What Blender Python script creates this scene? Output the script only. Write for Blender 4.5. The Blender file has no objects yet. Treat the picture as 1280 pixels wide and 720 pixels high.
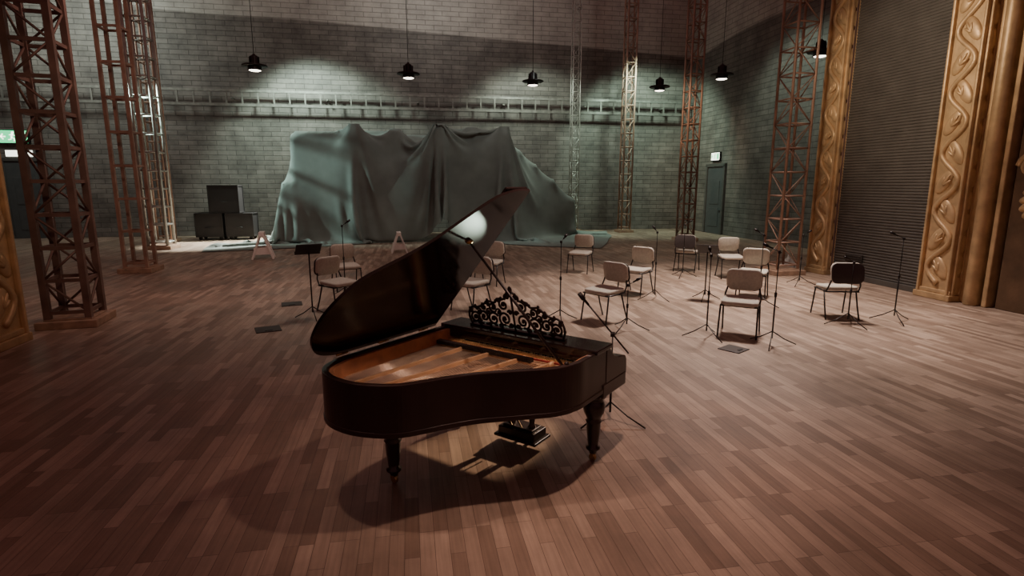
import bpy, math, random
import numpy as np
from mathutils import Vector, Matrix
random.seed(4); np.random.seed(4)
C = bpy.context.scene.collection
D = bpy.data

# ------------------------------------------------------------------ materials
def nodes(m):
    m.use_nodes = True
    nt = m.node_tree
    return nt, nt.nodes, nt.links, nt.nodes["Principled BSDF"]

def mat(name, col, rough=0.5, metal=0.0, var=0.15, scale=6.0, bump=0.0, bscale=40, coat=0.0, emit=None, estr=0, spec=None, sheen=0):
    m = D.materials.new(name)
    nt, N, L, b = nodes(m)
    tc = N.new("ShaderNodeTexCoord")
    nz = N.new("ShaderNodeTexNoise"); nz.inputs["Scale"].default_value = scale; nz.inputs["Detail"].default_value = 5
    L.new(tc.outputs["Object"], nz.inputs["Vector"])
    rp = N.new("ShaderNodeValToRGB")
    rp.color_ramp.elements[0].position = 0.3; rp.color_ramp.elements[1].position = 0.7
    rp.color_ramp.elements[0].color = tuple(c*(1-var) for c in col)+(1,)
    rp.color_ramp.elements[1].color = tuple(min(1, c*(1+var)) for c in col)+(1,)
    L.new(nz.outputs["Fac"], rp.inputs["Fac"]); L.new(rp.outputs["Color"], b.inputs["Base Color"])
    b.inputs["Roughness"].default_value = rough; b.inputs["Metallic"].default_value = metal
    b.inputs["Coat Weight"].default_value = coat
    if spec is not None: b.inputs["Specular IOR Level"].default_value = spec
    if sheen: b.inputs["Sheen Weight"].default_value = sheen
    if bump:
        n2 = N.new("ShaderNodeTexNoise"); n2.inputs["Scale"].default_value = bscale
        L.new(tc.outputs["Object"], n2.inputs["Vector"])
        bp = N.new("ShaderNodeBump"); bp.inputs["Strength"].default_value = bump; bp.inputs["Distance"].default_value = 0.02
        L.new(n2.outputs["Fac"], bp.inputs["Height"]); L.new(bp.outputs["Normal"], b.inputs["Normal"])
    if emit:
        b.inputs["Emission Color"].default_value = emit+(1,); b.inputs["Emission Strength"].default_value = estr
    return m

def wall_mat(name, c1, c2, mortar, top_col=None, top_z=8.7):
    m = D.materials.new(name)
    nt, N, L, b = nodes(m)
    tc = N.new("ShaderNodeTexCoord"); sp = N.new("ShaderNodeSeparateXYZ"); cb = N.new("ShaderNodeCombineXYZ")
    L.new(tc.outputs["Object"], sp.inputs[0])
    ad = N.new("ShaderNodeMath"); ad.operation = 'ADD'
    L.new(sp.outputs["X"], ad.inputs[0]); L.new(sp.outputs["Y"], ad.inputs[1])
    L.new(ad.outputs[0], cb.inputs["X"]); L.new(sp.outputs["Z"], cb.inputs["Y"])
    br = N.new("ShaderNodeTexBrick")
    br.inputs["Scale"].default_value = 1.0; br.inputs["Brick Width"].default_value = 0.74; br.inputs["Row Height"].default_value = 0.2
    br.inputs["Mortar Size"].default_value = 0.018; br.inputs["Mortar Smooth"].default_value = 0.7; br.inputs["Bias"].default_value = 0
    br.inputs["Color1"].default_value = c1+(1,); br.inputs["Color2"].default_value = c2+(1,); br.inputs["Mortar"].default_value = mortar+(1,)
    L.new(cb.outputs[0], br.inputs["Vector"])
    nz = N.new("ShaderNodeTexNoise"); nz.inputs["Scale"].default_value = 1.1; nz.inputs["Detail"].default_value = 10; nz.inputs["Roughness"].default_value = .7
    L.new(tc.outputs["Object"], nz.inputs["Vector"])
    mr = N.new("ShaderNodeMapRange"); mr.inputs["From Min"].default_value = .3; mr.inputs["From Max"].default_value = .7
    mr.inputs["To Min"].default_value = .48; mr.inputs["To Max"].default_value = 1.42
    L.new(nz.outputs["Fac"], mr.inputs["Value"])
    mx = N.new("ShaderNodeMix"); mx.data_type = 'RGBA'; mx.blend_type = 'MULTIPLY'; mx.inputs["Factor"].default_value = 1
    L.new(br.outputs["Color"], mx.inputs[6]); L.new(mr.outputs[0], mx.inputs[7])
    out = mx.outputs[2]
    if top_col:
        # old paint line sagging gently along the wall; courses still read through the pale paint
        n3 = N.new("ShaderNodeTexNoise"); n3.inputs["Scale"].default_value = 0.12; n3.inputs["Detail"].default_value = 0
        L.new(tc.outputs["Object"], n3.inputs["Vector"])
        ma = N.new("ShaderNodeMath"); ma.operation = 'MULTIPLY_ADD'; ma.inputs[1].default_value = .8
        L.new(n3.outputs["Fac"], ma.inputs[0]); L.new(sp.outputs["Z"], ma.inputs[2])
        mb = N.new("ShaderNodeMath"); mb.operation = 'MULTIPLY_ADD'; mb.inputs[1].default_value = .045
        L.new(ad.outputs[0], mb.inputs[0]); L.new(ma.outputs[0], mb.inputs[2])
        gt = N.new("ShaderNodeMapRange"); gt.inputs["From Min"].default_value = top_z+.4; gt.inputs["From Max"].default_value = top_z+.48
        L.new(mb.outputs[0], gt.inputs["Value"])
        m2 = N.new("ShaderNodeMix"); m2.data_type = 'RGBA'; m3 = N.new("ShaderNodeMix"); m3.data_type = 'RGBA'; m3.blend_type = 'MULTIPLY'; m3.inputs["Factor"].default_value = .6
        m4 = N.new("ShaderNodeMix"); m4.data_type = 'RGBA'; L.new(br.outputs["Fac"], m4.inputs["Factor"])
        m4.inputs[6].default_value = top_col+(1,); m4.inputs[7].default_value = tuple(c*.55 for c in top_col)+(1,)
        L.new(m4.outputs[2], m3.inputs[6]); L.new(mr.outputs[0], m3.inputs[7])
        L.new(gt.outputs[0], m2.inputs["Factor"]); L.new(out, m2.inputs[6]); L.new(m3.outputs[2], m2.inputs[7])
        out = m2.outputs[2]
    L.new(out, b.inputs["Base Color"])
    b.inputs["Roughness"].default_value = 0.62
    bp = N.new("ShaderNodeBump"); bp.inputs["Strength"].default_value = 0.55; bp.inputs["Distance"].default_value = 0.015; bp.invert = True
    L.new(br.outputs["Fac"], bp.inputs["Height"]); L.new(bp.outputs["Normal"], b.inputs["Normal"])
    return m

def floor_mat(angle):
    m = D.materials.new("plank_floor")
    nt, N, L, b = nodes(m)
    tc = N.new("ShaderNodeTexCoord"); mp = N.new("ShaderNodeMapping"); mp.inputs["Rotation"].default_value = (0, 0, angle)
    L.new(tc.outputs["Object"], mp.inputs["Vector"])
    br = N.new("ShaderNodeTexBrick"); br.inputs["Scale"].default_value = 1
    br.inputs["Brick Width"].default_value = 0.66; br.inputs["Row Height"].default_value = 0.092; br.inputs["Mortar Size"].default_value = 0.0018
    br.inputs["Mortar Smooth"].default_value = 0.2; br.offset = 0.37; br.offset_frequency = 3; br.inputs["Bias"].default_value = -.05
    br.inputs["Color1"].default_value = (.215, .150, .108, 1); br.inputs["Color2"].default_value = (.42, .322, .245, 1); br.inputs["Mortar"].default_value = (.13, .088, .065, 1)
    L.new(mp.outputs[0], br.inputs["Vector"])
    m2 = N.new("ShaderNodeMapping"); m2.inputs["Scale"].default_value = (1.2, 26, 1)
    L.new(mp.outputs[0], m2.inputs["Vector"])
    nz = N.new("ShaderNodeTexNoise"); nz.inputs["Scale"].default_value = 1.6; nz.inputs["Detail"].default_value = 6
    L.new(m2.outputs[0], nz.inputs["Vector"])
    mr = N.new("ShaderNodeMapRange"); mr.inputs["From Min"].default_value = .3; mr.inputs["From Max"].default_value = .7
    mr.inputs["To Min"].default_value = .84; mr.inputs["To Max"].default_value = 1.14
    L.new(nz.outputs["Fac"], mr.inputs["Value"])
    n3 = N.new("ShaderNodeTexNoise"); n3.inputs["Scale"].default_value = 0.6; n3.inputs["Detail"].default_value = 9; n3.inputs["Roughness"].default_value = .68
    L.new(tc.outputs["Object"], n3.inputs["Vector"])
    mr3 = N.new("ShaderNodeMapRange"); mr3.inputs["From Min"].default_value = .3; mr3.inputs["From Max"].default_value = .7
    mr3.inputs["To Min"].default_value = .60; mr3.inputs["To Max"].default_value = 1.3
    L.new(n3.outputs["Fac"], mr3.inputs["Value"])
    a = N.new("ShaderNodeMix"); a.data_type = 'RGBA'; a.blend_type = 'MULTIPLY'; a.inputs["Factor"].default_value = 1
    L.new(br.outputs["Color"], a.inputs[6]); L.new(mr.outputs[0], a.inputs[7])
    c = N.new("ShaderNodeMix"); c.data_type = 'RGBA'; c.blend_type = 'MULTIPLY'; c.inputs["Factor"].default_value = 1
    L.new(a.outputs[2], c.inputs[6]); L.new(mr3.outputs[0], c.inputs[7])
    L.new(c.outputs[2], b.inputs["Base Color"])
    rr = N.new("ShaderNodeMapRange"); rr.inputs["From Min"].default_value = .3; rr.inputs["From Max"].default_value = .7
    rr.inputs["To Min"].default_value = .38; rr.inputs["To Max"].default_value = .60
    L.new(n3.outputs["Fac"], rr.inputs["Value"]); L.new(rr.outputs[0], b.inputs["Roughness"])
    b.inputs["Specular IOR Level"].default_value = .5
    bp = N.new("ShaderNodeBump"); bp.inputs["Strength"].default_value = 0.4; bp.inputs["Distance"].default_value = 0.004; bp.invert = True
    L.new(br.outputs["Fac"], bp.inputs["Height"]); L.new(bp.outputs["Normal"], b.inputs["Normal"])
    return m

M = dict(
 black=mat("piano_lacquer", (.021, .011, .009), .3, coat=.15, var=.3, scale=3),
 lidm=mat("piano_lid_lacquer", (.014, .009, .008), .13, spec=.22, var=.3, scale=3),
 shelfm=mat("piano_shelf_lacquer", (.014, .009, .008), .16, coat=.4, var=.3, scale=3),
 rimwood=mat("inner_rim_wood", (.50, .24, .12), .45, var=.25, scale=9),
 plate=mat("iron_plate_gold", (.78, .55, .32), .42, metal=.4, var=.15),
 board=mat("soundboard_wood", (.42, .27, .16), .5, var=.25, scale=8),
 string=mat("string_wire", (.85, .74, .58), .3, metal=.6),
 felt=mat("red_felt", (.3, .04, .03), .9),
 brass=mat("brass", (.5, .34, .15), .3, metal=.9),
 fili=mat("filigree_black", (.012, .008, .008), .35, var=.3),
 key=mat("ivory_key", (.7, .66, .58), .3),
 tube=mat("black_steel_tube", (.02, .018, .018), .35, metal=.3),
 seat=mat("grey_upholstery", (.47, .44, .37), .9, var=.12, scale=30, bump=.15, bscale=250, sheen=.2),
 shell=mat("black_plastic_shell", (.04, .032, .03), .5),
 stand=mat("stand_black_metal", (.018, .015, .015), .4, metal=.4),
 truss=mat("dull_brown_steel", (.33, .21, .155), .5, metal=.2, var=.3, scale=3),
 trussd=mat("dark_brown_steel", (.17, .108, .088), .55, metal=.2, var=.3, scale=3),
 silver=mat("galvanised_steel", (.42, .42, .38), .45, metal=.5, var=.2),
 railm=mat("rail_steel", (.21, .205, .185), .45, metal=.4, var=.25),
 ply=mat("plinth_wood", (.33, .22, .15), .6, var=.25, scale=8),
 pale=mat("pale_pine", (.82, .8, .75), .6, var=.06, scale=9),
 gold=mat("gilded_plaster", (.52, .36, .195), .45, metal=.35, var=.22, scale=4, bump=.15, bscale=25),
 goldd=mat("dark_gilded_plaster", (.13, .078, .045), .5, metal=.3, var=.3, scale=3, bump=.2, bscale=20),
 shutter=mat("shutter_metal", (.12, .112, .102), .5, metal=.4, var=.15, scale=2),
 tarp=mat("grey_teal_tarpaulin", (.17, .205, .185), .75, var=.18, scale=1.3, bump=.1, bscale=60, sheen=.08),
 case=mat("black_flight_case", (.010, .009, .009), .5),
 alu=mat("aluminium_edge", (.3, .3, .3), .4, metal=.8),
 lamp=mat("lamp_black", (.02, .02, .02), .4, metal=.5),
 bulb=mat("lamp_glow", (.9, .85, .7), .4, emit=(1.0, .9, .74), estr=6),
 green=mat("exit_green", (.05, .45, .2), .4, emit=(.08, .85, .32), estr=1.6),
 white=mat("exit_white", (.85, .9, .85), .4, emit=(1.0, 1.0, .85), estr=3.0),
 doorm=mat("blue_grey_door", (.07, .078, .08), .5, var=.1),
 doorf=mat("door_frame_paint", (.075, .075, .07), .5),
 vent=mat("vent_dark", (.045, .04, .037), .5),
 portal=mat("portal_plaster", (.05, .03, .025), .7, var=.2, scale=1.5),
 floorshade=mat("floor_shadow_dark", (.035, .025, .022), .5, metal=.3),  # dark tone for floor shadows shown as plates
 cloth=mat("white_rag", (.6, .6, .56), .9),
)

# ------------------------------------------------------------------ mesh builder
class MB:
    def __init__(s): s.v = []; s.f = []; s.sm = []
    def add(s, v, f, smooth=False, M=None):
        o = len(s.v)
        if M is not None: v = [tuple(M @ Vector(p)) for p in v]
        s.v += [tuple(p) for p in v]; s.f += [tuple(i+o for i in q) for q in f]; s.sm += [smooth]*len(f)
        return s
    def box(s, c, d, rz=0, M=None):
        x, y, z = [k/2 for k in d]
        R = Matrix.Rotation(rz, 3, 'Z')
        vs = [tuple(R @ Vector((i*x, j*y, k*z)) + Vector(c)) for i in (-1, 1) for j in (-1, 1) for k in (-1, 1)]
        return s.add(vs, [(0,1,3,2),(4,6,7,5),(0,4,5,1),(2,3,7,6),(0,2,6,4),(1,5,7,3)], False, M)
    def beam(s, p0, p1, w, h, up=(0,0,1)):
        p0 = Vector(p0); p1 = Vector(p1); t = (p1-p0).normalized(); u = Vector(up)
        if abs(t.dot(u)) > .98: u = Vector((1,0,0))
        a = t.cross(u).normalized(); b = a.cross(t).normalized()
        vs = []
        for p in (p0, p1):
            for i, j in ((-1,-1),(1,-1),(1,1),(-1,1)): vs.append(p+a*i*w/2+b*j*h/2)
        return s.add(vs, [(3,2,1,0),(4,5,6,7),(0,1,5,4),(1,2,6,5),(2,3,7,6),(3,0,4,7)])
    def tube(s, pts, r, n=8, closed=False):
        pts = [Vector(p) for p in pts]; k = len(pts)
        rs = r if isinstance(r, (list, tuple)) else [r]*k
        vs = []; prev = None
        for i, p in enumerate(pts):
            if closed: t = (pts[(i+1) % k]-pts[i-1]).normalized()
            else: t = (pts[min(i+1, k-1)]-pts[max(i-1, 0)]).normalized()
            if prev is None:
                u = Vector((0,0,1)) if abs(t.z) < .9 else Vector((1,0,0))
            else: u = prev
            a = (u - t*u.dot(t)).normalized(); prev = a; b = t.cross(a)
            for j in range(n):
                q = 2*math.pi*j/n; vs.append(p+(a*math.cos(q)+b*math.sin(q))*rs[i])
        fs = []
        for i in range(k if closed else k-1):
            o = i*n; o2 = ((i+1) % k)*n
            for j in range(n): fs.append((o+j, o+(j+1) % n, o2+(j+1) % n, o2+j))
        if not closed: fs += [tuple(reversed(range(n))), tuple(range((k-1)*n, k*n))]
        return s.add(vs, fs, True)
    def lathe(s, prof, n=20, o=(0,0,0), M=None, smooth=True):
        vs = []; fs = []; k = len(prof)
        for r, z in prof:
            for j in range(n):
                q = 2*math.pi*j/n; vs.append((o[0]+r*math.cos(q), o[1]+r*math.sin(q), o[2]+z))
        for i in range(k-1):
            for j in range(n): fs.append((i*n+j, i*n+(j+1) % n, (i+1)*n+(j+1) % n, (i+1)*n+j))
        fs += [tuple(reversed(range(n))), tuple(range((k-1)*n, k*n))]
        return s.add(vs, fs, smooth, M)
    def prism(s, out, z0, z1, M=None):
        n = len(out)
        vs = [(x, y, z0) for x, y in out]+[(x, y, z1) for x, y in out]
        fs = [tuple(reversed(range(n))), tuple(range(n, 2*n))]+[(i, (i+1) % n, (i+1) % n+n, i+n) for i in range(n)]
        return s.add(vs, fs, False, M)
    def ring(s, outer, inner, z0, z1):
        n = len(outer)
        vs = [(x, y, z0) for x, y in outer]+[(x, y, z1) for x, y in outer]+[(x, y, z0) for x, y in inner]+[(x, y, z1) for x, y in inner]
        fs = []
        for i in range(n-1):
            j = i+1
            fs += [(i, j, j+n, i+n), (i+n, j+n, j+3*n, i+3*n), (j+2*n, i+2*n, i+3*n, j+3*n), (i, i+2*n, j+2*n, j)]
        fs += [(0, n, 3*n, 2*n), (n-1, 3*n-1, 4*n-1, 2*n-1)]
        return s.add(vs, fs)
    def slab(s, w, d, t, rc=.06, re=.015, c=(0,0,0), bend=0.0, M=None, n=6):
        """rounded cushion: rounded-rectangle outline, soft edges"""
        lay = [(-t/2, -re), (-t/2+re*.3, -re*.3), (-t/2+re, 0), (t/2-re, 0), (t/2-re*.3, -re*.3), (t/2, -re)]
        vs = []; cnt = 0
        for z, ins in lay:
            ring = []
            for sx, sy, a0 in ((1,1,0),(-1,1,90),(-1,-1,180),(1,-1,270)):
                for i in range(n+1):
                    q = math.radians(a0+90*i/n); r = rc+ins
                    ring.append(((w/2-rc)*sx+r*math.cos(q), (d/2-rc)*sy+r*math.sin(q)))
            cnt = len(ring)
            for x, y in ring: vs.append((c[0]+x, c[1]+y, c[2]+z+bend*(x*x)/(w*w/4)))
        fs = []
        for i in range(len(lay)-1):
            for j in range(cnt): fs.append((i*cnt+j, i*cnt+(j+1) % cnt, (i+1)*cnt+(j+1) % cnt, (i+1)*cnt+j))
        base = len(lay)-1
        for b0, rev in ((0, True), (base*cnt, False)):
            lst = [b0+(j) % cnt for j in range(cnt)]
            m = n+1
            top = lst[0:2*m]; bot = lst[2*m:4*m][::-1]
            for j in range(2*m-1):
                q = (top[j], top[j+1], bot[j+1], bot[j])
                fs.append(q[::-1] if rev else q)
        return s.add(vs, fs, True, M)
    def ellip(s, c, r, nu=12, nv=8, M=None):
        vs = []; fs = []
        for i in range(nv+1):
            ph = math.pi*i/nv
            for j in range(nu):
                q = 2*math.pi*j/nu
                vs.append((c[0]+r[0]*math.sin(ph)*math.cos(q), c[1]+r[1]*math.sin(ph)*math.sin(q), c[2]+r[2]*math.cos(ph)))
        for i in range(nv):
            for j in range(nu): fs.append((i*nu+j, (i+1)*nu+j, (i+1)*nu+(j+1) % nu, i*nu+(j+1) % nu))
        return s.add(vs, fs, True, M)
    def obj(s, name, m, parent=None, loc=(0,0,0), rot=(0,0,0), bevel=0, label=None):
        me = D.meshes.new(name); me.from_pydata(s.v, [], s.f); me.update()
        me.polygons.foreach_set("use_smooth", s.sm)
        me.materials.append(m if not isinstance(m, str) else M[m])
        o = D.objects.new(name, me); C.objects.link(o)
        o.location = loc; o.rotation_euler = rot
        if parent: o.parent = parent
        if bevel:
            b = o.modifiers.new("bevel", 'BEVEL'); b.width = bevel; b.segments = 2; b.limit_method = 'ANGLE'
        if label: o["label"] = label
        return o

def root(name, loc, rz=0, label="", cat="", group=None, scale=1):
    e = D.objects.new(name, None); C.objects.link(e); e.empty_display_size = .2
    e.location = loc; e.rotation_euler = (0, 0, rz); e.scale = (scale,)*3
    e["label"] = label; e["category"] = cat
    if group: e["group"] = group
    return e

def dup(src, loc, rz, label=None, scale=None):
    n = src.copy(); C.objects.link(n); n.location = loc; n.rotation_euler = (0, 0, rz)
    if scale: n.scale = (scale,)*3
    if label: n["label"] = label
    def kids(a, b):
        for c in list(a.children):
            k = c.copy(); C.objects.link(k); k.parent = b
            kids(c, k)
    kids(src, n)
    return n

def catmull(P, n=8):
    out = []
    for i in range(len(P)-1):
        p0 = P[max(i-1, 0)]; p1 = P[i]; p2 = P[i+1]; p3 = P[min(i+2, len(P)-1)]
        for k in range(n):
            t = k/n
            out.append(tuple(.5*((2*p1[d])+(-p0[d]+p2[d])*t+(2*p0[d]-5*p1[d]+4*p2[d]-p3[d])*t*t+(-p0[d]+3*p1[d]-3*p2[d]+p3[d])*t**3) for d in range(len(p1))))
    out.append(tuple(P[-1]))
    return out

def offset(path, d):
    out = []
    for i, p in enumerate(path):
        a = path[max(i-1, 0)]; b = path[min(i+1, len(path)-1)]
        t = Vector((b[0]-a[0], b[1]-a[1])).normalized()
        out.append((p[0]+t.y*d, p[1]-t.x*d))
    return out

# ------------------------------------------------------------------ room shell
RA = math.radians(10.37)
ex = Vector((math.cos(RA), math.sin(RA), 0)); ey = Vector((-math.sin(RA), math.cos(RA), 0))
CORNER = Vector((8.6, 28.3, 0))
def RW(x, y, z=0): return CORNER+ex*x+ey*y+Vector((0, 0, z))
HW = 11.5
mwall = wall_mat("painted_brick_back", (.126, .116, .104), (.172, .158, .142), (.072, .065, .058), (.40, .385, .35), 8.1)
mwall2 = wall_mat("painted_brick_side", (.118, .112, .1), (.152, .144, .128), (.068, .063, .056), (.36, .35, .31), 7.9)
def struct(o): o["kind"] = "structure"; return o
struct(MB().box((-16.5, .15, HW/2), (35, .3, HW)).obj("wall_back", mwall, loc=CORNER, rot=(0,0,RA)))
struct(MB().box((.15, -16, HW/2), (.3, 34, HW)).obj("wall_right", mwall2, loc=CORNER, rot=(0,0,RA)))
struct(MB().box((-34.15, -16, HW/2), (.3, 34, HW)).obj("wall_left", mwall2, loc=CORNER, rot=(0,0,RA)))
struct(MB().box((-2, 12, -.1), (46, 46, .2)).obj("floor", floor_mat(-(math.pi/2+RA)), loc=(0,0,0)))
PX = -3.3
struct(MB().box((PX/2+.1, -15.6, HW/2), (-PX-.2, 4.1, HW)).box((PX/2+.1, -22.6, HW/2), (-PX-.2, 9.9, HW))
       .obj("wall_portal_right", "portal", loc=CORNER, rot=(0,0,RA)))
struct(MB().box((-19.7-4, -18.4, HW/2), (7.9, 2.2, HW)).obj("wall_portal_left", "portal", loc=CORNER, rot=(0,0,RA)))

# ------------------------------------------------------------------ gilded columns
def gilded_column(w, p, label, h=9.5, d=.34):
    e = root("gilded_column", p, RA, label, "column", "carved gilded portal columns")
    MB().box((0, 0, h/2), (d, w, h)).obj("shaft", "gold", e, bevel=.015)
    mo = MB()
    for sgn in (-1, 1):
        for f in (-1, 1):
            mo.box((f*(d/2+.03), sgn*(w/2-.03), h/2), (.08, .055, h))
        mo.box((sgn*(d/2-.04), -w/2-.02, h/2), (.075, .05, h))
    mo.obj("border_moulding", "gold", e, bevel=.02)
    orn = MB(); P = 1.08; k_ = w/.7
    for f in (-1, 1):
        n = int((h-.3)/(P/2))
        for k in range(n):
            z = .35+k*P/2+P/4; s = 1 if k % 2 else -1
            R_ = Matrix.Rotation(s*.55, 4, 'X')
            orn.ellip((0,0,0), (.05, .125*k_, .26), 16, 9, M=Matrix.Translation((f*(d/2), s*.08*k_, z)) @ R_)
            for q, l in ((-.45, .15), (0, .2), (.45, .15)):
                orn.ellip((0,0,l*.55), (.03, .03, l*.62), 8, 6, M=Matrix.Translation((f*(d/2+.038), s*.075*k_, z-.07)) @ R_ @ Matrix.Rotation(q, 4, 'X'))
        pts = []; rs = []
        for i in range(int((h-.3)/.045)):
            z = .3+i*.045; pts.append((f*(d/2+.008), -.205*k_*math.sin((z-.35)*2*math.pi/P+math.pi), z)); rs.append(.05)
        orn.tube(pts, rs, 8)
    for k in range(int(h/.4)):
        orn.ellip((0, -w/2-.015, .3+k*.4), (.08, .025, .17))
    orn.obj("carved_ornament", "gold", e)
    MB().box((0, 0, .06), (d+.14, w+.1, .12)).box((0, 0, .16), (d+.08, w+.05, .08)).obj("plinth", "gold", e, bevel=.015)
    return e
gilded_column(.60, RW(PX-.1, -13.95), "carved gilded column at the far edge of the roller shutter", d=.24)
gilded_column(.68, RW(PX-.1, -17.2), "carved gilded column with scrolling leaf relief beside the shutter", d=.24)
gilded_column(.66, RW(-19.12, -17.75), "carved gilded column beside a dark steel tower", d=.24)
tr = MB(); tg = MB()
for i, (y, w, d) in enumerate(((-17.62, .10, .10), (-17.84, .26, .12), (-18.06, .10, .12), (-18.45, .6, .02), (-18.95, .35, .05), (-19.4, .6, .2))):
    t = tg if i < 3 else tr
    t.box((PX-d/2+.1, y, HW/2), (d+.1, w*.88, HW))
    if i == 1: tg.tube([(PX-.08, y, z) for z in (0, HW)], .12, 16)
struct(tr.obj("trim_1", "goldd", loc=CORNER, rot=(0,0,RA), bevel=.02))
struct(tg.obj("trim_5", "gold", loc=CORNER, rot=(0,0,RA), bevel=.02))
struct(MB().box((PX+.02, -15.6, 8.9), (.3, 3.6, .5)).obj("trim_2", "goldd", loc=CORNER, rot=(0,0,RA), bevel=.03))
e = root("carved_bracket", RW(PX-.2, -18.6, 2.0), RA, "gilded carved scroll bracket on the portal moulding", "ornament")
b = MB()
for k in range(7):
    b.ellip((-.04*abs(3-k)+.12, -.02*k, .12*k-.3), (.14, .2, .09), M=Matrix.Rotation(.2*(k-3), 4, 'X'))
b.tube([(0, .2*math.cos(q)*(1-q/14), .5+.2*math.sin(q)*(1-q/14)) for q in [i*.5 for i in range(24)]], .05, 8)
b.obj("carved_scroll", "gold", e)

# roller shutter
e = root("roller_shutter", RW(PX-.02, -15.55), RA, "dark corrugated metal roller shutter between gilded columns", "shutter")
W = 2.6; pr = []
z = .12; sp_ = .062
while z < 8.7:
    pr += [(0, z), (-.016, z+.009), (-.022, z+sp_*.45), (-.016, z+sp_*.75), (0, z+sp_*.9)]; z += sp_
vs = [(x, y, zz) for x, zz in pr for y in (-W/2, W/2)]
MB().add(vs, [(2*i, 2*i+1, 2*i+3, 2*i+2) for i in range(len(pr)-1)]).obj("slat_curtain", "shutter", e)
MB().box((-.02, 0, .06), (.08, W, .12)).obj("bottom_bar", "shutter", e, bevel=.01)
for s in (-1, 1): MB().box((-.03, s*(W/2+.01), 4.4), (.1, .1, 8.8)).obj("guide_rail", "trussd", e, bevel=.01)
e = root("floor_vent", RW(PX-.065, -14.95, .5), RA, "small dark square vent plate low on the roller shutter", "vent")
v = MB().box((0, 0, 0), (.03, .5, .18))
for i in range(3): v.box((-.02, 0, -.055+i*.055), (.02, .46, .02))
v.obj("vent_grille", "vent", e)

# ------------------------------------------------------------------ doors + exit signs
def door(n, loc, rz, w, h):
    o = struct(MB().box((0, -.03, h/2), (w, .06, h)).box((w*.38, -.09, h*.36), (.14, .05, .03)).box((0, -.07, h*.62), (w*.6, .02, h*.35)).box((0,-.07,h*.25),(w*.6,.02,h*.28)).obj("door_%d" % n, "doorm", loc=loc, rot=(0,0,rz), bevel=.008))
    f = MB().box((-w/2-.07, -.05, h/2+.04), (.14, .12, h+.1)).box((w/2+.07, -.05, h/2+.04), (.14, .12, h+.1)).box((0, -.05, h+.07), (w+.28, .12, .14))
    struct(f.obj("trim_%d" % (n+2), "doorf", loc=loc, rot=(0,0,rz), bevel=.008))
door(1, RW(-28.75, 0), RA, 1.35, 3.1)
door(2, RW(0, -2.9), RA-math.pi/2, 1.3, 2.95)
def exit_sign(loc, rz, label, bright, sc=1):
    e = root("exit_sign", loc, rz, label, "sign", None, sc)
    w, h = .82, .4
    MB().box((0, -.06, 0), (w+.06, .12, h+.06)).obj("sign_housing", "lamp", e, bevel=.01)
    MB().box((0, -.125, 0), (w, .01, h)).obj("sign_face", "green" if bright else "white", e)
    p = MB()
    y = -.135
    p.lathe([(.035, -.004), (.035, .004)], 12, M=Matrix.Translation((.0, y, .13)) @ Matrix.Rotation(math.pi/2, 4, 'X'))
    for a, c, wd in (((-.01,.115),(-.05,-.02),.05), ((-.02,.07),(.06,.03),.022), ((-.03,.07),(-.11,.05),.022), ((-.05,-.02),(.03,-.07),.03), ((.03,-.07),(.02,-.15),.026), ((-.05,-.02),(-.07,-.09),.03), ((-.07,-.09),(-.15,-.1),.026)):
        p.beam((a[0], y, a[1]), (c[0], y, c[1]), .008, wd, up=(0,0,1))
    p.obj("running_figure_pictogram", "white" if bright else "green", e)
    q = MB()
    q.beam((-.36, y, 0), (-.22, y, 0), .008, .04); q.beam((-.36, y, 0), (-.29, y, .09), .008, .035); q.beam((-.36, y, 0), (-.29, y, -.09), .008, .035)
    q.obj("arrow_pictogram", "white" if bright else "green", e)
    MB().box((.27, y, 0), (.18, .008, .3)).obj("doorway_pictogram", "white" if bright else "green", e)
    return e
exit_sign(RW(-28.9, 0, 4.05), RA, "illuminated green exit sign with white running figure and arrow", True, 1.2)
exit_sign(RW(0, -2.85, 3.4), RA-math.pi/2, "small glowing white exit sign above a door", False, .8)
e = root("door_light", RW(-28.8, 0, 3.4), RA, "white strip light above the blue-grey door", "light")
MB().box((0, -.06, 0), (1.0, .1, .3)).obj("light_housing", "alu", e)
MB().box((0, -.12, 0), (.94, .03, .24)).obj("light_tube", "white", e)

# ------------------------------------------------------------------ horizontal ladder rail on the back wall
e = root("wall_ladder_rail", RW(-17, -.5, 5.42), RA, "long metal ladder truss running along the brick wall", "truss")
ch = MB()
for z in (0, .56):
    ch.box((0, 0, z), (33.6, .09, .1))
x = -16.8
while x < 16.7:
    ch.box((x, 0, .28), (.06, .06, .56)); x += .62
ch.obj("ladder_frame", "railm", e)
for i in range(9):
    MB().box((-15+i*3.8, .25, .28), (.06, .46, .06)).obj("wall_bracket", "railm", e)

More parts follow.
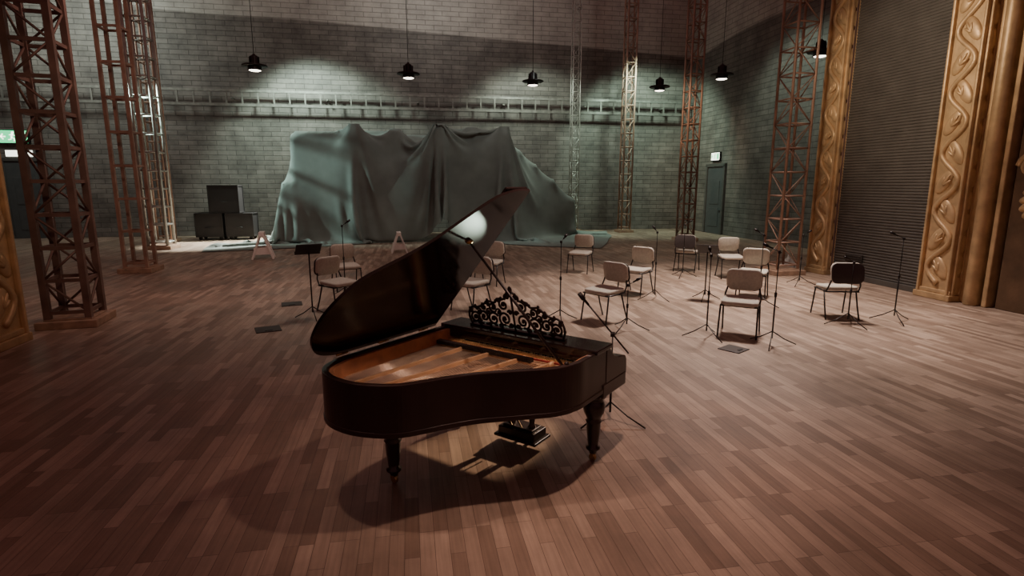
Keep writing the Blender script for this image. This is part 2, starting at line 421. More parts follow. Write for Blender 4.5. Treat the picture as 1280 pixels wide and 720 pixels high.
# ------------------------------------------------------------------ lattice towers
def tower(loc, rz, size, m, label, r=.035, bay=.62, plinth=True, diag=True, plate=False, h=11.2):
    e = root("lattice_tower", loc, rz, label, "tower", "steel lattice towers around the stage")
    a = size/2
    z0 = .12 if plinth else 0
    for sx, sy in ((-1,-1),(1,-1),(1,1),(-1,1)):
        u = MB()
        if plate: u.box((sx*a, sy*a, (h+z0)/2), (r*1.9, r*1.9, h-z0))
        else: u.tube([(sx*a, sy*a, z0), (sx*a, sy*a, h)], r, 8)
        u.obj("upright", m, e)
    b = MB(); z = z0+.12; k = 0
    cs = [(-a,-a),(a,-a),(a,a),(-a,a)]
    while z+bay < h:
        if not diag: b = MB()
        for i in range(4):
            p = cs[i]; q = cs[(i+1) % 4]
            if plate: b.beam((p[0], p[1], z), (q[0], q[1], z), .03, .055)
            else: b.tube([(p[0], p[1], z), (q[0], q[1], z)], r*.6, 6)
            if diag:
                s0, s1 = (z, z+bay) if (k+i) % 2 else (z+bay, z)
                b.tube([(p[0], p[1], s0), (q[0], q[1], s1)], r*.4, 6)
        if not diag: b.obj("rung", m, e)
        z += bay; k += 1
    if diag: b.obj("cross_bracing", m, e)
    if plinth:
        MB().box((0, 0, .06), (size+.28, size+.28, .12)).box((0,0,.13),(size+.1,size+.1,.03)).obj("base_plinth", "ply", e, bevel=.01)
    return e
tower((-6.98, 8.75, 0), RA+.12, .54, M['trussd'], "tall dark brown steel lattice tower on a wooden plinth", r=.047, bay=.5, plate=True, diag=True)
tower((-9.5, 14.2, 0), RA, .50, M['truss'], "dull brown steel ladder tower on a low plinth", r=.04, bay=.8, plate=True, diag=False)
tower((-12.1, 19.3, 0), RA, .60, M['silver'], "slim pale steel ladder tower near the brick wall", r=.055, bay=.6, diag=False)
tower((-13.3, 21.6, 0), RA, .46, M['truss'], "slim brown ladder tower standing by the black equipment cases", r=.04, bay=.7, diag=False)
tower((6.72, 13.9, 0), RA, .56, M['truss'], "brown lattice tower on wooden plinth beside the gilded column", r=.032, bay=.56)
tower((6.85, 22.2, 0), RA, .48, M['truss'], "brown lattice tower in front of the brick wall corner", r=.042, bay=.6)
tower((5.2, 26.1, 0), RA, .42, M['truss'], "slim brown lattice tower behind the covered equipment", r=.042, bay=.6)
tower((2.85, 26.25, 0), RA, .34, M['silver'], "slim grey lattice tower against the brick wall", r=.025, bay=.5)

# ------------------------------------------------------------------ pendant lamps
def lamp():
    e = root("pendant_lamp", (0,0,0), 0, "black industrial pendant lamp with glowing underside on a thin cord", "lamp", "row of hanging stage lamps", .92)
    MB().tube([(0,0,.3), (0,0,6.6)], .009, 6).obj("cord", "lamp", e)
    h = MB().lathe([(.03,.34),(.05,.3),(.11,.27),(.12,.08),(.15,.05)], 20)
    for i in range(6):
        q = i*math.pi/3; h.box((.125*math.cos(q), .125*math.sin(q), .15), (.05, .015, .2), rz=q)
    h.obj("housing", "lamp", e)
    MB().lathe([(.15,.06),(.34,.03),(.36,0),(.34,-.015),(.2,-.01),(.18,-.09),(.21,-.12)], 28).obj("lamp_shade", "lamp", e)
    MB().lathe([(.17,-.115),(.16,-.125),(.12,-.14),(.02,-.15)], 20).obj("bulb", "bulb", e)
    return e
L0 = lamp()
lamps = [(-6.88,15.8,5.3),(-2.97,16.9,5.3),(.64,18.1,5.3),(4.8,19.1,5.3),(6.07,17.05,5.3),(7.95,15.3,5.55)]
L0.location = lamps[0]
for p in lamps[1:]: dup(L0, p, random.random())

# ------------------------------------------------------------------ covered equipment (cloth relaxed over crates)
def drape(x0, x1, y0, y1, sp, boxes, z0, steps=230, seed=1, gx=1.0, gy=1.0):
    rs = np.random.RandomState(seed)
    nx = int((x1-x0)/sp)+1; ny = int((y1-y0)/sp)+1
    P = np.zeros((nx, ny, 3))
    P[..., 0] = np.linspace(x0, x1, nx)[:, None]; P[..., 1] = np.linspace(y0, y1, ny)[None, :]
    P[..., 2] = z0
    lx = sp*gx; ly = sp*gy
    for k in range(9):
        f = rs.uniform(.6, 2.2); ph = rs.uniform(0, 6.28); g = rs.uniform(-.9, .9)
        P[..., 2] += .09*np.sin(P[...,0]*f+P[...,1]*g+ph)
    P += rs.randn(nx, ny, 3)*.004
    # the sheet is tied along its back edge at the height of the stack
    ytie = int((1.0-y0)/(y1-y0)*(ny-1))
    xi = np.where((P[:, ytie, 0] > -4.7) & (P[:, ytie, 0] < 3.3))[0]
    tie = P[xi, ytie].copy()
    Q = P.copy()
    def con(a, b, L, k=1.0):
        d = b-a; l = np.sqrt((d*d).sum(-1, keepdims=True))+1e-9
        c = d*((l-L)/l)*(.5*k); a += c; b -= c
    def bend(a, b, L, k):
        d = b-a; l = np.sqrt((d*d).sum(-1, keepdims=True))+1e-9
        c = d*(np.minimum(l-L, 0)/l)*k; a += c; b -= c
    s2 = math.hypot(lx, ly)
    for st in range(steps):
        V = (P-Q)*.975; V = np.clip(V, -.14, .14)
        Q = P.copy(); P = P+V; P[..., 2] -= .009
        for it in range(8):
            for p in (0, 1):
                n = (nx-p)//2*2; A = P[p:p+n]; con(A[0::2], A[1::2], lx)
                n = (ny-p)//2*2; A = P[:, p:p+n]; con(A[:, 0::2], A[:, 1::2], ly)
                n = (nx-p)//2*2; A = P[p:p+n]
                con(A[0::2, :-1], A[1::2, 1:], s2, .3); con(A[0::2, 1:], A[1::2, :-1], s2, .3)
            for p in (0, 1, 2, 3):
                if (it+p) % 2: continue
                for h, w_, kk in ((2, .93, .06),):
                    a = P[p:-h:h*2]; b = P[p+h::h*2]; n = min(len(a), len(b)); bend(a[:n], b[:n], h*lx*w_, kk)
                    a = P[:, p:-h:h*2]; b = P[:, p+h::h*2]; n = min(a.shape[1], b.shape[1]); bend(a[:, :n], b[:, :n], h*ly*w_, kk)
            m = .06
            for (bx0, bx1, by0, by1, bh) in boxes:
                ins = (P[...,0] > bx0-m) & (P[...,0] < bx1+m) & (P[...,1] > by0-m) & (P[...,1] < by1+m) & (P[...,2] < bh+m)
                if not ins.any(): continue
                S = P[ins]
                dd = np.stack([S[:,0]-(bx0-m), (bx1+m)-S[:,0], S[:,1]-(by0-m), (by1+m)-S[:,1], (bh+m)-S[:,2]], 1)
                if bx1-bx0 < .5: dd[:, 4] = np.where(dd[:, 4] < .35, -1, dd[:, 4])
                k = dd.argmin(1); r = np.arange(len(S))
                dd[:, 4] = (bh+m)-S[:,2]
                v = dd[r, k]
                S[:,0] += np.where(k == 0, -v, 0)+np.where(k == 1, v, 0)
                S[:,1] += np.where(k == 2, -v, 0)+np.where(k == 3, v, 0)
                S[:,2] += np.where(k == 4, v, 0)
                P[ins] = S
                if it == 7:
                    q = Q[ins]; q += (S-q)*np.where(k == 4, .8, .12)[:, None]; Q[ins] = q
            P[...,1] = np.minimum(P[...,1], 1.9)
            P[xi, ytie, :2] = tie[:, :2]
            P[xi, ytie, 2] = np.maximum(P[xi, ytie, 2], 3.7)
            fl = P[...,2] < .025
            if fl.any():
                S = P[fl]; S[:,2] = .025; P[fl] = S
                if it == 7:
                    q = Q[fl]; q[:,:2] += (S-q)[:,:2]*.22; q[:,2] = S[:,2]; Q[fl] = q
    idx = np.arange(nx*ny).reshape(nx, ny)
    f = np.stack([idx[:-1,:-1], idx[1:,:-1], idx[1:,1:], idx[:-1,1:]], -1).reshape(-1, 4)
    return P.reshape(-1, 3).tolist(), f.tolist()
PILE = Vector((-3.7, 22.8, 0))
# crates under the sheet; a low one at the left foot flares the cloth outward
crates = [(-4.6,-3.0,-.9,1.2,4.05), (-3.0,-1.3,-.3,1.2,4.15), (.5,3.3,-.4,1.2,4.25), (-1.3,.5,.2,1.2,4.05),
  (-2.5,-2.2,-1.2,-.9,4.3), (-1.0,-.7,-.7,-.4,4.2), (.6,.9,-1.3,-1.0,4.35), (3.1,3.4,-1.1,-.8,4.3), (1.9,2.2,-.8,-.5,4.3),
  (-4.95,-4.6,-1.0,.6,2.2), (-5.2,-4.95,-1.0,.4,1.1),
  (3.5,4.1,-.2,.9,3.5), (4.1,4.8,.0,.9,2.95), (4.8,5.6,.1,.9,2.35), (5.6,6.5,.2,.9,1.6)]
v, f = drape(-8.4, 8.6, -4.7, 2.2, .092, crates, 4.75, 330, 12, 1.12, 1.0)
e = root("tarpaulin_cover", PILE, RA, "grey-green tarpaulin draped in pointed folds over a wide stack of equipment", "tarpaulin")
o = MB().add(v, f, True).obj("draped_sheet", "tarp", e)

# ------------------------------------------------------------------ flight cases
def fcase(loc, w, d, h, label, wheels=True):
    e = root("equipment_case", loc, RA, label, "case", "black equipment cases by the wall")
    z0 = .14 if wheels else 0.02
    MB().box((0,0,z0+h/2), (w, d, h)).obj("case_body", "case", e, bevel=.01)
    ed = MB()
    for s in (-1, 1):
        for t in (-1, 1):
            ed.box((s*w/2, t*d/2, z0+h/2), (.04, .04, h)); ed.box((0, s*d/2, z0+h/2+t*h/2), (w, .04, .04)); ed.box((s*w/2, 0, z0+h/2+t*h/2), (.04, d, .04))
    ed.obj("edge_trim", "case", e)
    if wheels:
        for s in (-1, 1):
            for t in (-1, 1):
                MB().lathe([(.055,-.025),(.07,-.02),(.07,.02),(.055,.025)], 14, M=Matrix.Translation((s*(w/2-.12), t*(d/2-.12), .07)) @ Matrix.Rotation(math.pi/2, 4, 'X')).obj("caster_wheel", "lamp", e)
    hd = MB().tube([(-.12,-d/2-.02,z0+h*.4),(-.12,-d/2-.06,z0+h*.4),(.12,-d/2-.06,z0+h*.4),(.12,-d/2-.02,z0+h*.4)], .012, 6)
    hd.obj("handle", "case", e)
fcase((-12.1, 22.7, 0), 1.0, .8, .9, "black wheeled equipment case beside a taller stack")
fcase((-10.98, 22.9, 0), 1.0, .8, .9, "black wheeled equipment case beside the tarpaulin")
fcase((-11.5, 22.8, 1.065), 1.1, .7, 1.05, "tall black equipment case stacked on two lower cases", False)

# ------------------------------------------------------------------ sawhorses
def sawhorse(loc, rz, label, sc):
    e = root("sawhorse", loc, rz, label, "sawhorse", "pale wooden sawhorses", sc)
    MB().beam((0,-.35,.84), (0,.35,.84), .18, .16).obj("top_beam", "pale", e, bevel=.006)
    for y in (-.3, .3):
        for s in (-1, 1):
            MB().beam((s*.05, y, .84), (s*.34, y*1.1, 0), .06, .19, up=(0,1,0)).obj("leg", "pale", e, bevel=.005)
        MB().box((0, y*1.1, .28), (.54, .04, .24)).obj("cross_brace", "pale", e, bevel=.004)
sawhorse((-7.5, 16.8, 0), .35, "pale wooden sawhorse on the floor before the tarpaulin", .86)
sawhorse((-3.7, 18.3, 0), .25, "pale wooden sawhorse close to the tarpaulin folds", .72)

# ------------------------------------------------------------------ chairs
def chair():
    e = root("stacking_chair", (0,0,0), 0, "grey upholstered chair with black steel tube frame", "chair", "orchestra chairs on the stage", 1.08)
    MB().slab(.47, .44, .065, .07, .024, bend=.008).obj("seat", "seat", e, loc=(0, 0, .46), rot=(math.radians(3), 0, 0))
    MB().slab(.46, .31, .055, .09, .022, bend=.035).obj("backrest", "seat", e, loc=(0, .22, .72), rot=(math.radians(-80), 0, 0))
    MB().slab(.47, .31, .02, .09, .006, bend=.035).obj("backrest_shell", "shell", e, loc=(0, .26, .715), rot=(math.radians(-80), 0, 0), label="black plastic backrest shell")
    r = .012
    for s in (-1, 1):
        MB().tube([(s*.245, -.23, 0), (s*.24, -.2, .2), (s*.235, -.17, .42)], r, 8).obj("leg", "tube", e)
        MB().tube([(s*.245, .27, 0), (s*.24, .19, .2), (s*.235, .12, .42)], r, 8).obj("leg", "tube", e)
        MB().tube([(s*.235, .05, .425), (s*.235, .19, .44), (s*.23, .235, .52), (s*.2, .262, .64), (s*.19, .27, .72)], r, 8).obj("back_support", "tube", e)
    f = MB().tube([(-.235,-.2,.425),(.235,-.2,.425),(.235,.2,.425),(-.235,.2,.425)], r, 8, closed=True)
    f.obj("frame", "tube", e)
    return e
ch0 = chair()
dg = math.radians
G = "grey upholstered chair with black steel tube frame"
chairs = [
 (3.38, 8.1, -28, "grey upholstered chair between two thin microphone stands"),
 (5.45, 9.25, 176, "chair turned away showing its black plastic backrest shell"),
 (1.5, 8.95, -50, G), (2.5, 11.2, -42, G), (1.72, 14.0, -25, G),
 (4.75, 10.9, -30, G), (5.2, 13.2, -5, G),
 (4.5, 14.3, 150, "chair turned away showing its black plastic backrest shell"),
 (-.72, 9.7, -40, "grey upholstered chair standing behind the grand piano"), (-.5, 12.3, -20, G),
 (-3.05, 9.7, 55, "grey upholstered chair beside a black music stand"), (-3.5, 11.7, 30, G)]
x, y, a, l = chairs[0]; ch0.location = (x, y, 0); ch0.rotation_euler = (0,0,dg(a)); ch0["label"] = l
for x, y, a, l in chairs[1:]: dup(ch0, (x, y, 0), dg(a), l)

# ------------------------------------------------------------------ stands
def tripod(e, r=.34, zc=.2):
    for i in range(3):
        q = math.radians(90+120*i)
        MB().tube([(0,0,zc), (r*.5*math.cos(q), r*.5*math.sin(q), .09), (r*math.cos(q), r*math.sin(q), .012)], .008, 6).obj("tripod_leg", "stand", e)
def micstand(h, loc, rz, boom=None):
    e = root("microphone_stand", (loc[0], loc[1], 0), rz, "thin black tripod microphone stand with small microphone", "microphone stand", "microphone stands among the chairs")
    tripod(e)
    MB().tube([(0,0,.1), (0,0,h*.55)], .011, 8).tube([(0,0,h*.5), (0,0,h)], .007, 8).lathe([(.018,-.03),(.018,.03)], 10, (0,0,h*.55)).obj("pole", "stand", e)
    if boom: q0 = Vector((.15, 0, h-.18)); p = Vector((-.24, 0, h+.29))
    else: p = Vector((.1, 0, h+.05)); q0 = Vector((-.03, 0, h-.01))
    MB().tube([q0, p], .008 if boom else .006, 6).lathe([(.02,-.02),(.02,.02)], 10, (0,0,h)).obj("boom_arm", "stand", e)
    d = (p-q0).normalized()
    MB().tube([p-d*.02, p+d*.05, p+d*.05, p+d*.12], [.011, .013, .022, .02], 10).obj("microphone", "stand", e)
    return e
for (x, y, h, a, bm) in [(6.2,8.85,1.35,170,None),(5.3,8.6,1.0,200,None),(2.83,7.9,1.2,80,None),(3.6,7.5,1.3,150,None),(.78,8.85,1.3,60,None),
                     (2.75,10.6,1.3,100,None),(4.1,13.3,1.25,30,None),(4.5,10.0,1.3,120,None),(.92,4.95,.85,0,True),(-3.3,10.9,1.4,60,None),
                     (1.75,8.3,.7,20,None),(6.35,12.2,1.1,20,None)]:
    micstand(h, (x, y), dg(a), bm)
def musicstand(loc, rz, h, label):
    e = root("music_stand", loc, rz, label, "music stand", "black music stands")
    tripod(e, .3)
    MB().tube([(0,0,.1),(0,0,h-.05)], .012, 8).obj("pole", "stand", e)
    Rm = Matrix.Translation((0,-.03,h)) @ Matrix.Rotation(math.radians(-50), 4, 'X')
    dk = MB().box((0,0,0), (.4,.012,.28), M=Rm).box((0,-.03,-.14), (.4,.06,.012), M=Rm)
    dk.obj("desk", "stand", e, bevel=.003)
musicstand((-3.32, 9.1, 0), dg(-150), 1.15, "black music stand with tilted desk beside grey chairs")
musicstand((3.72, 10.6, 0), dg(150), .98, "black music stand with tilted desk among the orchestra chairs")

# cast shadows on the planks, built as thin dark plates
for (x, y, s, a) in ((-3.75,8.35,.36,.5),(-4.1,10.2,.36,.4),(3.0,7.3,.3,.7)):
    e = root("floor_shadow_plate", (x, y, 0), a, "thin dark plate standing in for a shadow on the planks", "floor shadow", "floor shadow plates")
    MB().box((0,0,.006), (s, s, .012)).obj("shadow_sheet", "floorshade", e, bevel=.003)
    MB().box((0,-s*.3,.015), (s*.3, .03, .008)).obj("shadow_sheet_bar", "stand", e)
# rag by the plinth
e = root("crumpled_rag", (7.35, 14.75, 0), 0, "crumpled white rag on the floor beside the tower plinth", "cloth")
vs = []; fs = []
for i in range(13):
    for j in range(13):
        u, w_ = i/12-.5, j/12-.5; r = math.hypot(u, w_)
        vs.append((u*.45+.03*math.sin(j*1.7), w_*.5+.03*math.sin(i*2.1), .012+max(0, .45*(1-2*r))*(.7+.3*math.sin(i*1.9+j*1.3))))
for i in range(12):
    for j in range(12): fs.append((i*13+j, (i+1)*13+j, (i+1)*13+j+1, i*13+j+1))
MB().add(vs, fs, True).obj("rag_folds", "cloth", e)

# ------------------------------------------------------------------ GRAND PIANO
PA = math.radians(145.2)
pn = root("grand_piano", (.07, 4.49, 0), PA, "black lacquered grand piano with raised lid and filigree music desk", "piano")
ctrl = [(-.75,-.08),(-.75,.2),(-.745,.38),(-.68,.56),(-.5,.76),(-.32,.95),(-.2,1.13),(-.12,1.28),(-.03,1.42),(.12,1.52),(.3,1.57),(.5,1.55),(.66,1.45),(.735,1.28),(.75,1.1),(.75,.5),(.75,-.08)]
outer = catmull(ctrl, 6); inner = offset(outer, -.045)
if abs(inner[len(inner)//2][1]) > abs(outer[len(outer)//2][1]): inner = offset(outer, .045)
sg = -1 if inner == offset(outer, -.045) else 1
def off(d): return offset(outer, sg*d)
ZT, ZB = .97, .62
MB().ring(outer, inner, ZB, ZT).obj("case_rim", "black", pn, bevel=.006)
MB().prism(off(.02), ZB+.002, ZB+.03).obj("case_bottom", "black", pn)
MB().ring(off(.046), off(.075), ZB+.1, ZT-.02).obj("inner_rim", "rimwood", pn, label="reddish wood inner rim")
MB().ring(off(-.006), off(.012), ZB+.0, ZB+.035).obj("rim_moulding", "black", pn, bevel=.004)
MB().prism(off(.06), .78, .795).obj("soundboard", "board", pn, label="warm brown soundboard")
inp = off(.076)
pl = MB().ring(inp, off(.125), .82, .845)
pl.box((0, .19, .84), (1.33, .16, .03))
def inside(a, b):
    poly = off(.08); c = False; j = len(poly)-1
    for i in range(len(poly)):
        if (poly[i][1] > b) != (poly[j][1] > b) and a < (poly[j][0]-poly[i][0])*(b-poly[i][1])/(poly[j][1]-poly[i][1])+poly[i][0]: c = not c
        j = i
    return c
def reach(a0, b0, a1):
    last = (a0, b0)
    for k in range(1, 200):
        t = k*.01; a = a0+(a1-a0)*t; b = b0+1.4*t
        if not inside(a, b): break
        last = (a, b)
    return last
for a0, a1 in ((-.45,-.15),(-.2,.12),(.08,.34),(.36,.5)):
    e1 = reach(a0, .25, a1)
    pl.beam((a0, .22, .868), (e1[0], e1[1], .852), .020, .035)
    pl.ellip((a0, .25, .865), (.02,.04,.028))
pl.beam((-.6,.30,.862), (-.05,1.15,.86), .02, .03)
pl.obj("iron_plate", "plate", pn, bevel=.004, label="gold-coloured cast iron plate with thin radiating struts")
brg = MB()
brg.tube(catmull([(-.58,.38,.82),(-.42,.62,.82),(-.2,.85,.82),(-.02,1.08,.82),(.08,1.22,.82)], 6), .018, 8)
brg.obj("bridge", "rimwood", pn, label="curved wooden string bridge")
brg = MB().tube(catmull([(.15,1.28,.825),(.38,1.36,.825),(.55,1.3,.825)], 6), .018, 8).obj("bass_bridge", "rimwood", pn, label="short wooden bass bridge")
st = MB()
for i in range(72):
    a0 = -.63+i*(1.27/71); a1 = a0+.12*(1-i/72)
    q = reach(a0, .26, a1)
    st.tube([(a0, .2, .856), (q[0], q[1]-.02, .846)], .0024 if i < 50 else .0036, 4)
o = st.obj("strings", "string", pn, label="rows of fine metal strings"); o["kind"] = "stuff"
pins = MB()
for i in range(88):
    for k in range(2):
        pins.tube([(-.63+i*(1.27/87), .135+k*.035, .85), (-.63+i*(1.27/87), .135+k*.035, .88)], .004, 5)
o = pins.obj("tuning_pins", "brass", pn); o["kind"] = "stuff"
dm = MB()
for i in range(60): dm.box((-.3+i*(.95/60), .3, .885), (.011, .05, .03))
o = dm.obj("dampers", "fili", pn); o["kind"] = "stuff"
MB().box((0, .235, .876), (1.3, .02, .012)).obj("felt_strip", "felt", pn)
# keyboard end
MB().box((0,-.22,.635), (1.52,.42,.11)).obj("key_bed", "black", pn, bevel=.008)
MB().box((0,-.42,.715), (1.4,.03,.07)).obj("key_slip", "black", pn, bevel=.004)
for s in (-1, 1):
    pf = [(-.06,.65),(-.44,.65),(-.45,.70),(-.445,.79),(-.42,.825),(-.36,.84),(-.27,.85),(-.2,.88),(-.15,.93),(-.12,.97),(-.06,.97)]
    m_ = MB(); n = len(pf); w = .10
    vs = [(s*.705-w/2, y, z) for y, z in pf]+[(s*.705+w/2, y, z) for y, z in pf]
    m_.add(vs, [tuple(range(n)), tuple(reversed(range(n, 2*n)))]+[(i, i+n, (i+1) % n+n, (i+1) % n) for i in range(n)])
    m_.obj("key_cheek", "black", pn, bevel=.008)
ky = MB()
for i in range(52): ky.box((-.62+i*.0243+.001, -.31, .735), (.0225, .15, .02))
o = ky.obj("white_keys", "key", pn)
bk = MB()
for i in range(51):
    if i % 7 in (0, 1, 3, 4, 5): bk.box((-.608+i*.0243, -.28, .75), (.011, .09, .018))
bk.obj("black_keys", "black", pn)
fb = [(-.42,.775),(-.41,.80),(-.27,.82),(-.2,.86),(-.14,.955),(-.1,.955),(-.1,.93),(-.17,.84),(-.25,.795),(-.40,.77)]
m_ = MB(); n = len(fb)
vs = [(-.65, y, z) for y, z in fb]+[(.65, y, z) for y, z in fb]
m_.add(vs, [tuple(range(n)), tuple(reversed(range(n, 2*n)))]+[(i, i+n, (i+1) % n+n, (i+1) % n) for i in range(n)])
m_.obj("fallboard", "black", pn, bevel=.004)
MB().box((0, -.01, ZT+.005), (1.53, .28, .035)).box((0,.1,.93),(1.4,.02,.1)).obj("top_shelf", "shelfm", pn, bevel=.008)
# music desk filigree
def spiral(cx, cz, r, turns, st, d, n=26):
    return [(cx+(r*(1-.82*i/n))*math.cos(st+d*turns*2*math.pi*i/n), 0, cz+(r*(1-.82*i/n))*math.sin(st+d*turns*2*math.pi*i/n)) for i in range(n+1)]
fg = MB(); R = .0098
for s in (-1, 1):
    for cx, cz, r, t, a0, dd in ((.085,.10,.062,1.5,-1.2,1),(.085,.215,.045,1.4,1.6,-1),(.20,.085,.058,1.5,2.6,-1),(.19,.185,.042,1.3,-2,1),(.295,.095,.055,1.5,-1,1),(.285,.175,.03,1.2,2,-1),(.385,.075,.05,1.5,2.4,-1),(.04,.285,.03,1.2,-1,1),(.425,.13,.022,1.1,1,1),(.14,.15,.03,1.1,0,1),(.24,.14,.028,1.1,2,-1),(.34,.13,.03,1.1,1,1),(.13,.035,.02,1.1,0,1),(.245,.03,.02,1.1,0,1),(.345,.03,.02,1.1,0,1),(.03,.16,.022,1.1,0,1),(.13,.245,.02,1.1,0,1),(.24,.2,.022,1.1,0,1),(.03,.05,.02,1.1,0,1),(.36,.155,.018,1.1,0,1)):
        pts = spiral(cx, cz, r, t, a0, dd)
        fg.tube([(s*p[0], p[1], p[2]) for p in pts], R*(.8 if r < .035 else 1), 6)
        fg.ellip((s*cx, 0, cz), (.015, .009, .015), 8, 6)
    for i in range(9):
        x = .05+i*.045; fg.ellip((s*x, 0, .04+.01*math.sin(i*2)), (.02, .006, .01), 8, 6)
    top = catmull([(0,0,.335),(.03,0,.315),(.07,0,.265),(.13,0,.26),(.17,0,.225),(.24,0,.23),(.28,0,.2),(.34,0,.17),(.40,0,.165),(.44,0,.13),(.45,0,.07),(.43,0,.02)], 4)
    fg.tube([(s*p[0], p[1], p[2]) for p in top], R, 6)
    for i in range(0, len(top), 5): fg.ellip((s*top[i][0], 0, top[i][2]+.006), (.014, .008, .016), 8, 6)
fg.ellip((0,0,.345), (.02,.01,.028), 10, 8)
fg.tube([(0,0,.02),(0,0,.32)], R, 6)
fg.box((0,0,.01), (.9,.03,.02))
o = fg.obj("music_desk", "fili", pn, loc=(.03, .02, ZT+.02), rot=(math.radians(-14), 0, 0), label="black openwork scroll music desk")
o.scale = (1.05, 1, 1.12)
# lid
PHI = math.radians(50)
lid = D.objects.new("lid", None); C.objects.link(lid); lid.parent = pn; lid.location = (.765, 0, ZT+.01); lid.rotation_euler = (0, PHI, 0)
lo = [(a-.765, b) for a, b in off(-.015) if b >= .2]
lo = [(-1.53, .2)]+lo+[(0, .2)]
MB().prism(lo, 0, .022).obj("lid_panel", "lidm", lid, bevel=.006)
MB().box((-.765, .335, .036), (1.53, .27, .022)).obj("folded_front_flap", "lidm", lid, bevel=.006)
for b_ in (.35, .8, 1.2): MB().tube([(0, b_-.05, 0), (0, b_+.05, 0)], .009, 8).obj("hinge", "brass", lid)
p1 = Vector((.765-1.06*math.cos(PHI), .55, ZT+.01+1.06*math.sin(PHI)-.005))
MB().tube([(-.69, .45, ZT-.05), p1], [.011, .009], 10).ellip((-.69,.45,ZT), (.018,.018,.02)).obj("lid_prop", "fili", pn)
MB().ellip(tuple(p1), (.03,.03,.02)).obj("prop_cup", "brass", pn)
# legs
leg = [(.045,0.62),(.085,.62),(.09,.56),(.075,.54),(.06,.53),(.07,.51),(.078,.47),(.072,.42),(.055,.38),(.045,.36),(.058,.345),(.05,.33),(.047,.25),(.038,.16),(.034,.13),(.05,.12),(.05,.105),(.033,.095),(.03,.08),(.02,.06)][::-1]
def mk_leg(x, y):
    g = D.objects.new("leg", None); C.objects.link(g); g.parent = pn; g.location = (x, y, 0)
    MB().lathe([(r*1.15, z) for r, z in leg], 14, smooth=True).obj("turned_post", "black", g)
    MB().box((0,0,.595), (.18,.18,.06)).obj("leg_block", "black", g, bevel=.008)
    c = MB().lathe([(.022,-.012),(.03,-.01),(.03,.01),(.022,.012)], 14, M=Matrix.Translation((0,0,.03)) @ Matrix.Rotation(math.pi/2, 4, 'X')).box((0,0,.06),(.03,.05,.03))
    c.obj("caster", "brass", g)
mk_leg(-.64, -.1); mk_leg(.64, -.1); mk_leg(.42, 1.06)
# pedal lyre
ly = D.objects.new("pedal_lyre", None); C.objects.link(ly); ly.parent = pn; ly.location = (-.02, 0, 0)
for s in (-1, 1):
    MB().lathe([(.03,.17),(.034,.2),(.022,.22),(.028,.28),(.034,.36),(.024,.43),(.03,.45),(.02,.48),(.026,.56),(.03,.62)], 12, (s*.1, 0, 0)).obj("lyre_post", "black", ly)
MB().box((0,0,.135), (.36,.2,.08)).box((0,0,.095),(.42,.25,.025)).box((0,0,.18),(.3,.15,.02)).obj("pedal_box", "black", ly, bevel=.008)
MB().box((0,0,.6),(.34,.14,.04)).obj("lyre_head", "black", ly, bevel=.006)
for s in (-1, 1):
    MB().tube([(s*.05,.08,.2),(s*.05,.35,.62)], .007, 6).obj("brace_rod", "brass", ly)
    MB().box((s*.05,-.17,.09), (.035,.14,.012)).obj("pedal", "brass", ly, bevel=.004)

# ------------------------------------------------------------------ lights
def look(o, t): o.rotation_euler = (Vector(t)-o.location).to_track_quat('-Z', 'Y').to_euler()
def spot(n, p, t, e, col, ang=90, blend=.6, r=.15):
    l = D.lights.new(n, 'SPOT'); l.energy = e; l.color = col; l.spot_size = math.radians(ang); l.spot_blend = blend; l.shadow_soft_size = r
    o = D.objects.new(n, l); C.objects.link(o); o.location = p; look(o, t); return o
def area(n, p, t, e, col, s=1.5):
    l = D.lights.new(n, 'AREA'); l.energy = e; l.color = col; l.size = s
    o = D.objects.new(n, l); C.objects.link(o); o.location = p; look(o, t); return o
spot("piano_spot", (.75, 3.5, 3.6), (.7, 4.3, 0), 230, (1, .64, .51), 100, 1, .07)
spot("piano_front_fill", (-1.6, 3.5, 3.9), (.3, 4.3, .3), 170, (1, .66, .53), 72, 1, .07)
spot("low_back_light", (3.0, 7.6, 2.7), (-.25, 4.45, .0), 1700, (1, .68, .46), 12, .8, .06)
spot("lid_glint", (1.15, 5.85, .3), (-.24, 4.0, 1.80), 3600, (.80, 1, .80), 4.0, .5, .07)  # added spot with no lamp behind it, puts the glare on the lid
spot("stage_right_wash", (4.7, 11.6, 7.5), (4.2, 10.4, 0), 4800, (1, .83, .74), 86, 1, .6)
spot("left_chairs_wash", (-2.6, 10.5, 6.5), (-2.8, 10.4, 0), 420, (1, .82, .72), 80, 1, .4)
spot("left_tower_wash", (-4.0, 9.5, 6.5), (-8.5, 12.5, 2.5), 460, (1, .62, .52), 110, .8, .3)
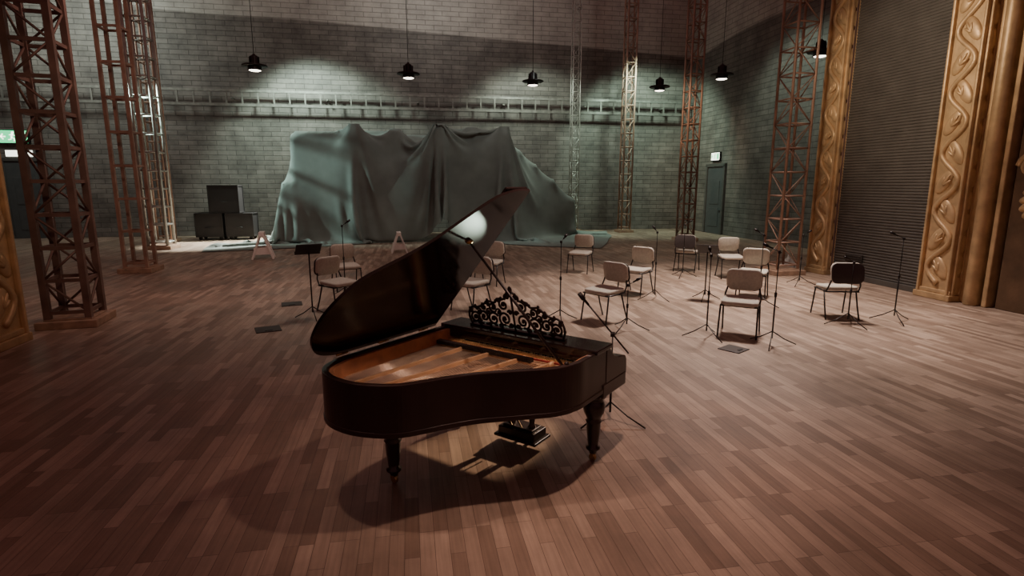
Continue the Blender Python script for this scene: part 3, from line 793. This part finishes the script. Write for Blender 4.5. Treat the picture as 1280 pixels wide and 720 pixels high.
spot("left_column_wash", (-3.6, 5.2, 4.5), (-7.0, 8.2, 2.5), 130, (1, .72, .52), 60, .9, .2)
area("wall_wash_left", (-16.5, 19.5, 9.0), (-16.5, 25, 6.5), 300, (.88, 1, .90), 2)
spot("wall_down_left", (-8.6, 22.0, 7.6), (-8.2, 25.4, 2.6), 1950, (.78, 1, .86), 104, .4, .35)
spot("wall_down_mid", (.8, 23.6, 7.5), (1.0, 27, 2.8), 750, (.84, 1, .84), 112, .5, .35)
spot("wall_down_right", (5.6, 24.6, 7.5), (6.6, 28.0, 2.8), 1250, (.72, 1, .80), 114, .5, .35)
area("wall_upper", (-3.0, 20.5, 10.8), (-3.0, 26, 9.5), 160, (.98, .96, .88), 2.5)
spot("side_wall_wash", (6.9, 19.5, 7.3), (10.3, 20.5, 4.5), 460, (.80, 1, .84), 94, .6, .3)
spot("tarp_side_light", (-14.0, 18.5, 5.5), (-6.8, 22, 2.2), 3900, (.72, 1, .92), 44, .8, .08)
spot("floor_pool", (-9.2, 23.9, 5.5), (-10.8, 21.3, 0), 10000, (.97, 1, .92), 42, .5, .1)
spot("column_wash", (3.6, 10.5, 5.5), (8.2, 12.0, 4.5), 850, (1, .80, .58), 66, .8, .4)
spot("far_tower_warm", (3.6, 18.5, 6.5), (6.6, 23.0, 4.5), 1100, (1, .68, .46), 40, .9, .2)
spot("tarp_front", (2.5, 16.5, 9.0), (-2.5, 22.5, 2.0), 420, (.92, 1, .92), 60, .8, .06)
for p in lamps: spot("pendant_light", (p[0], p[1], p[2]-.25), (p[0], p[1], 0), 55, (1, .9, .75), 120, .5, .1)
w = D.worlds.new("hall_ambient"); bpy.context.scene.world = w; w.use_nodes = True
bg = w.node_tree.nodes["Background"]; bg.inputs[0].default_value = (1, .42, .40, 1); bg.inputs[1].default_value = .18

# ------------------------------------------------------------------ camera
cam = D.cameras.new("camera"); cam.sensor_width = 36; cam.lens = 700/1280*36
co = D.objects.new("camera", cam); C.objects.link(co); co.location = (0, 0, 2.2); co.rotation_euler = (math.radians(90-10.52), 0, 0)
bpy.context.scene.camera = co
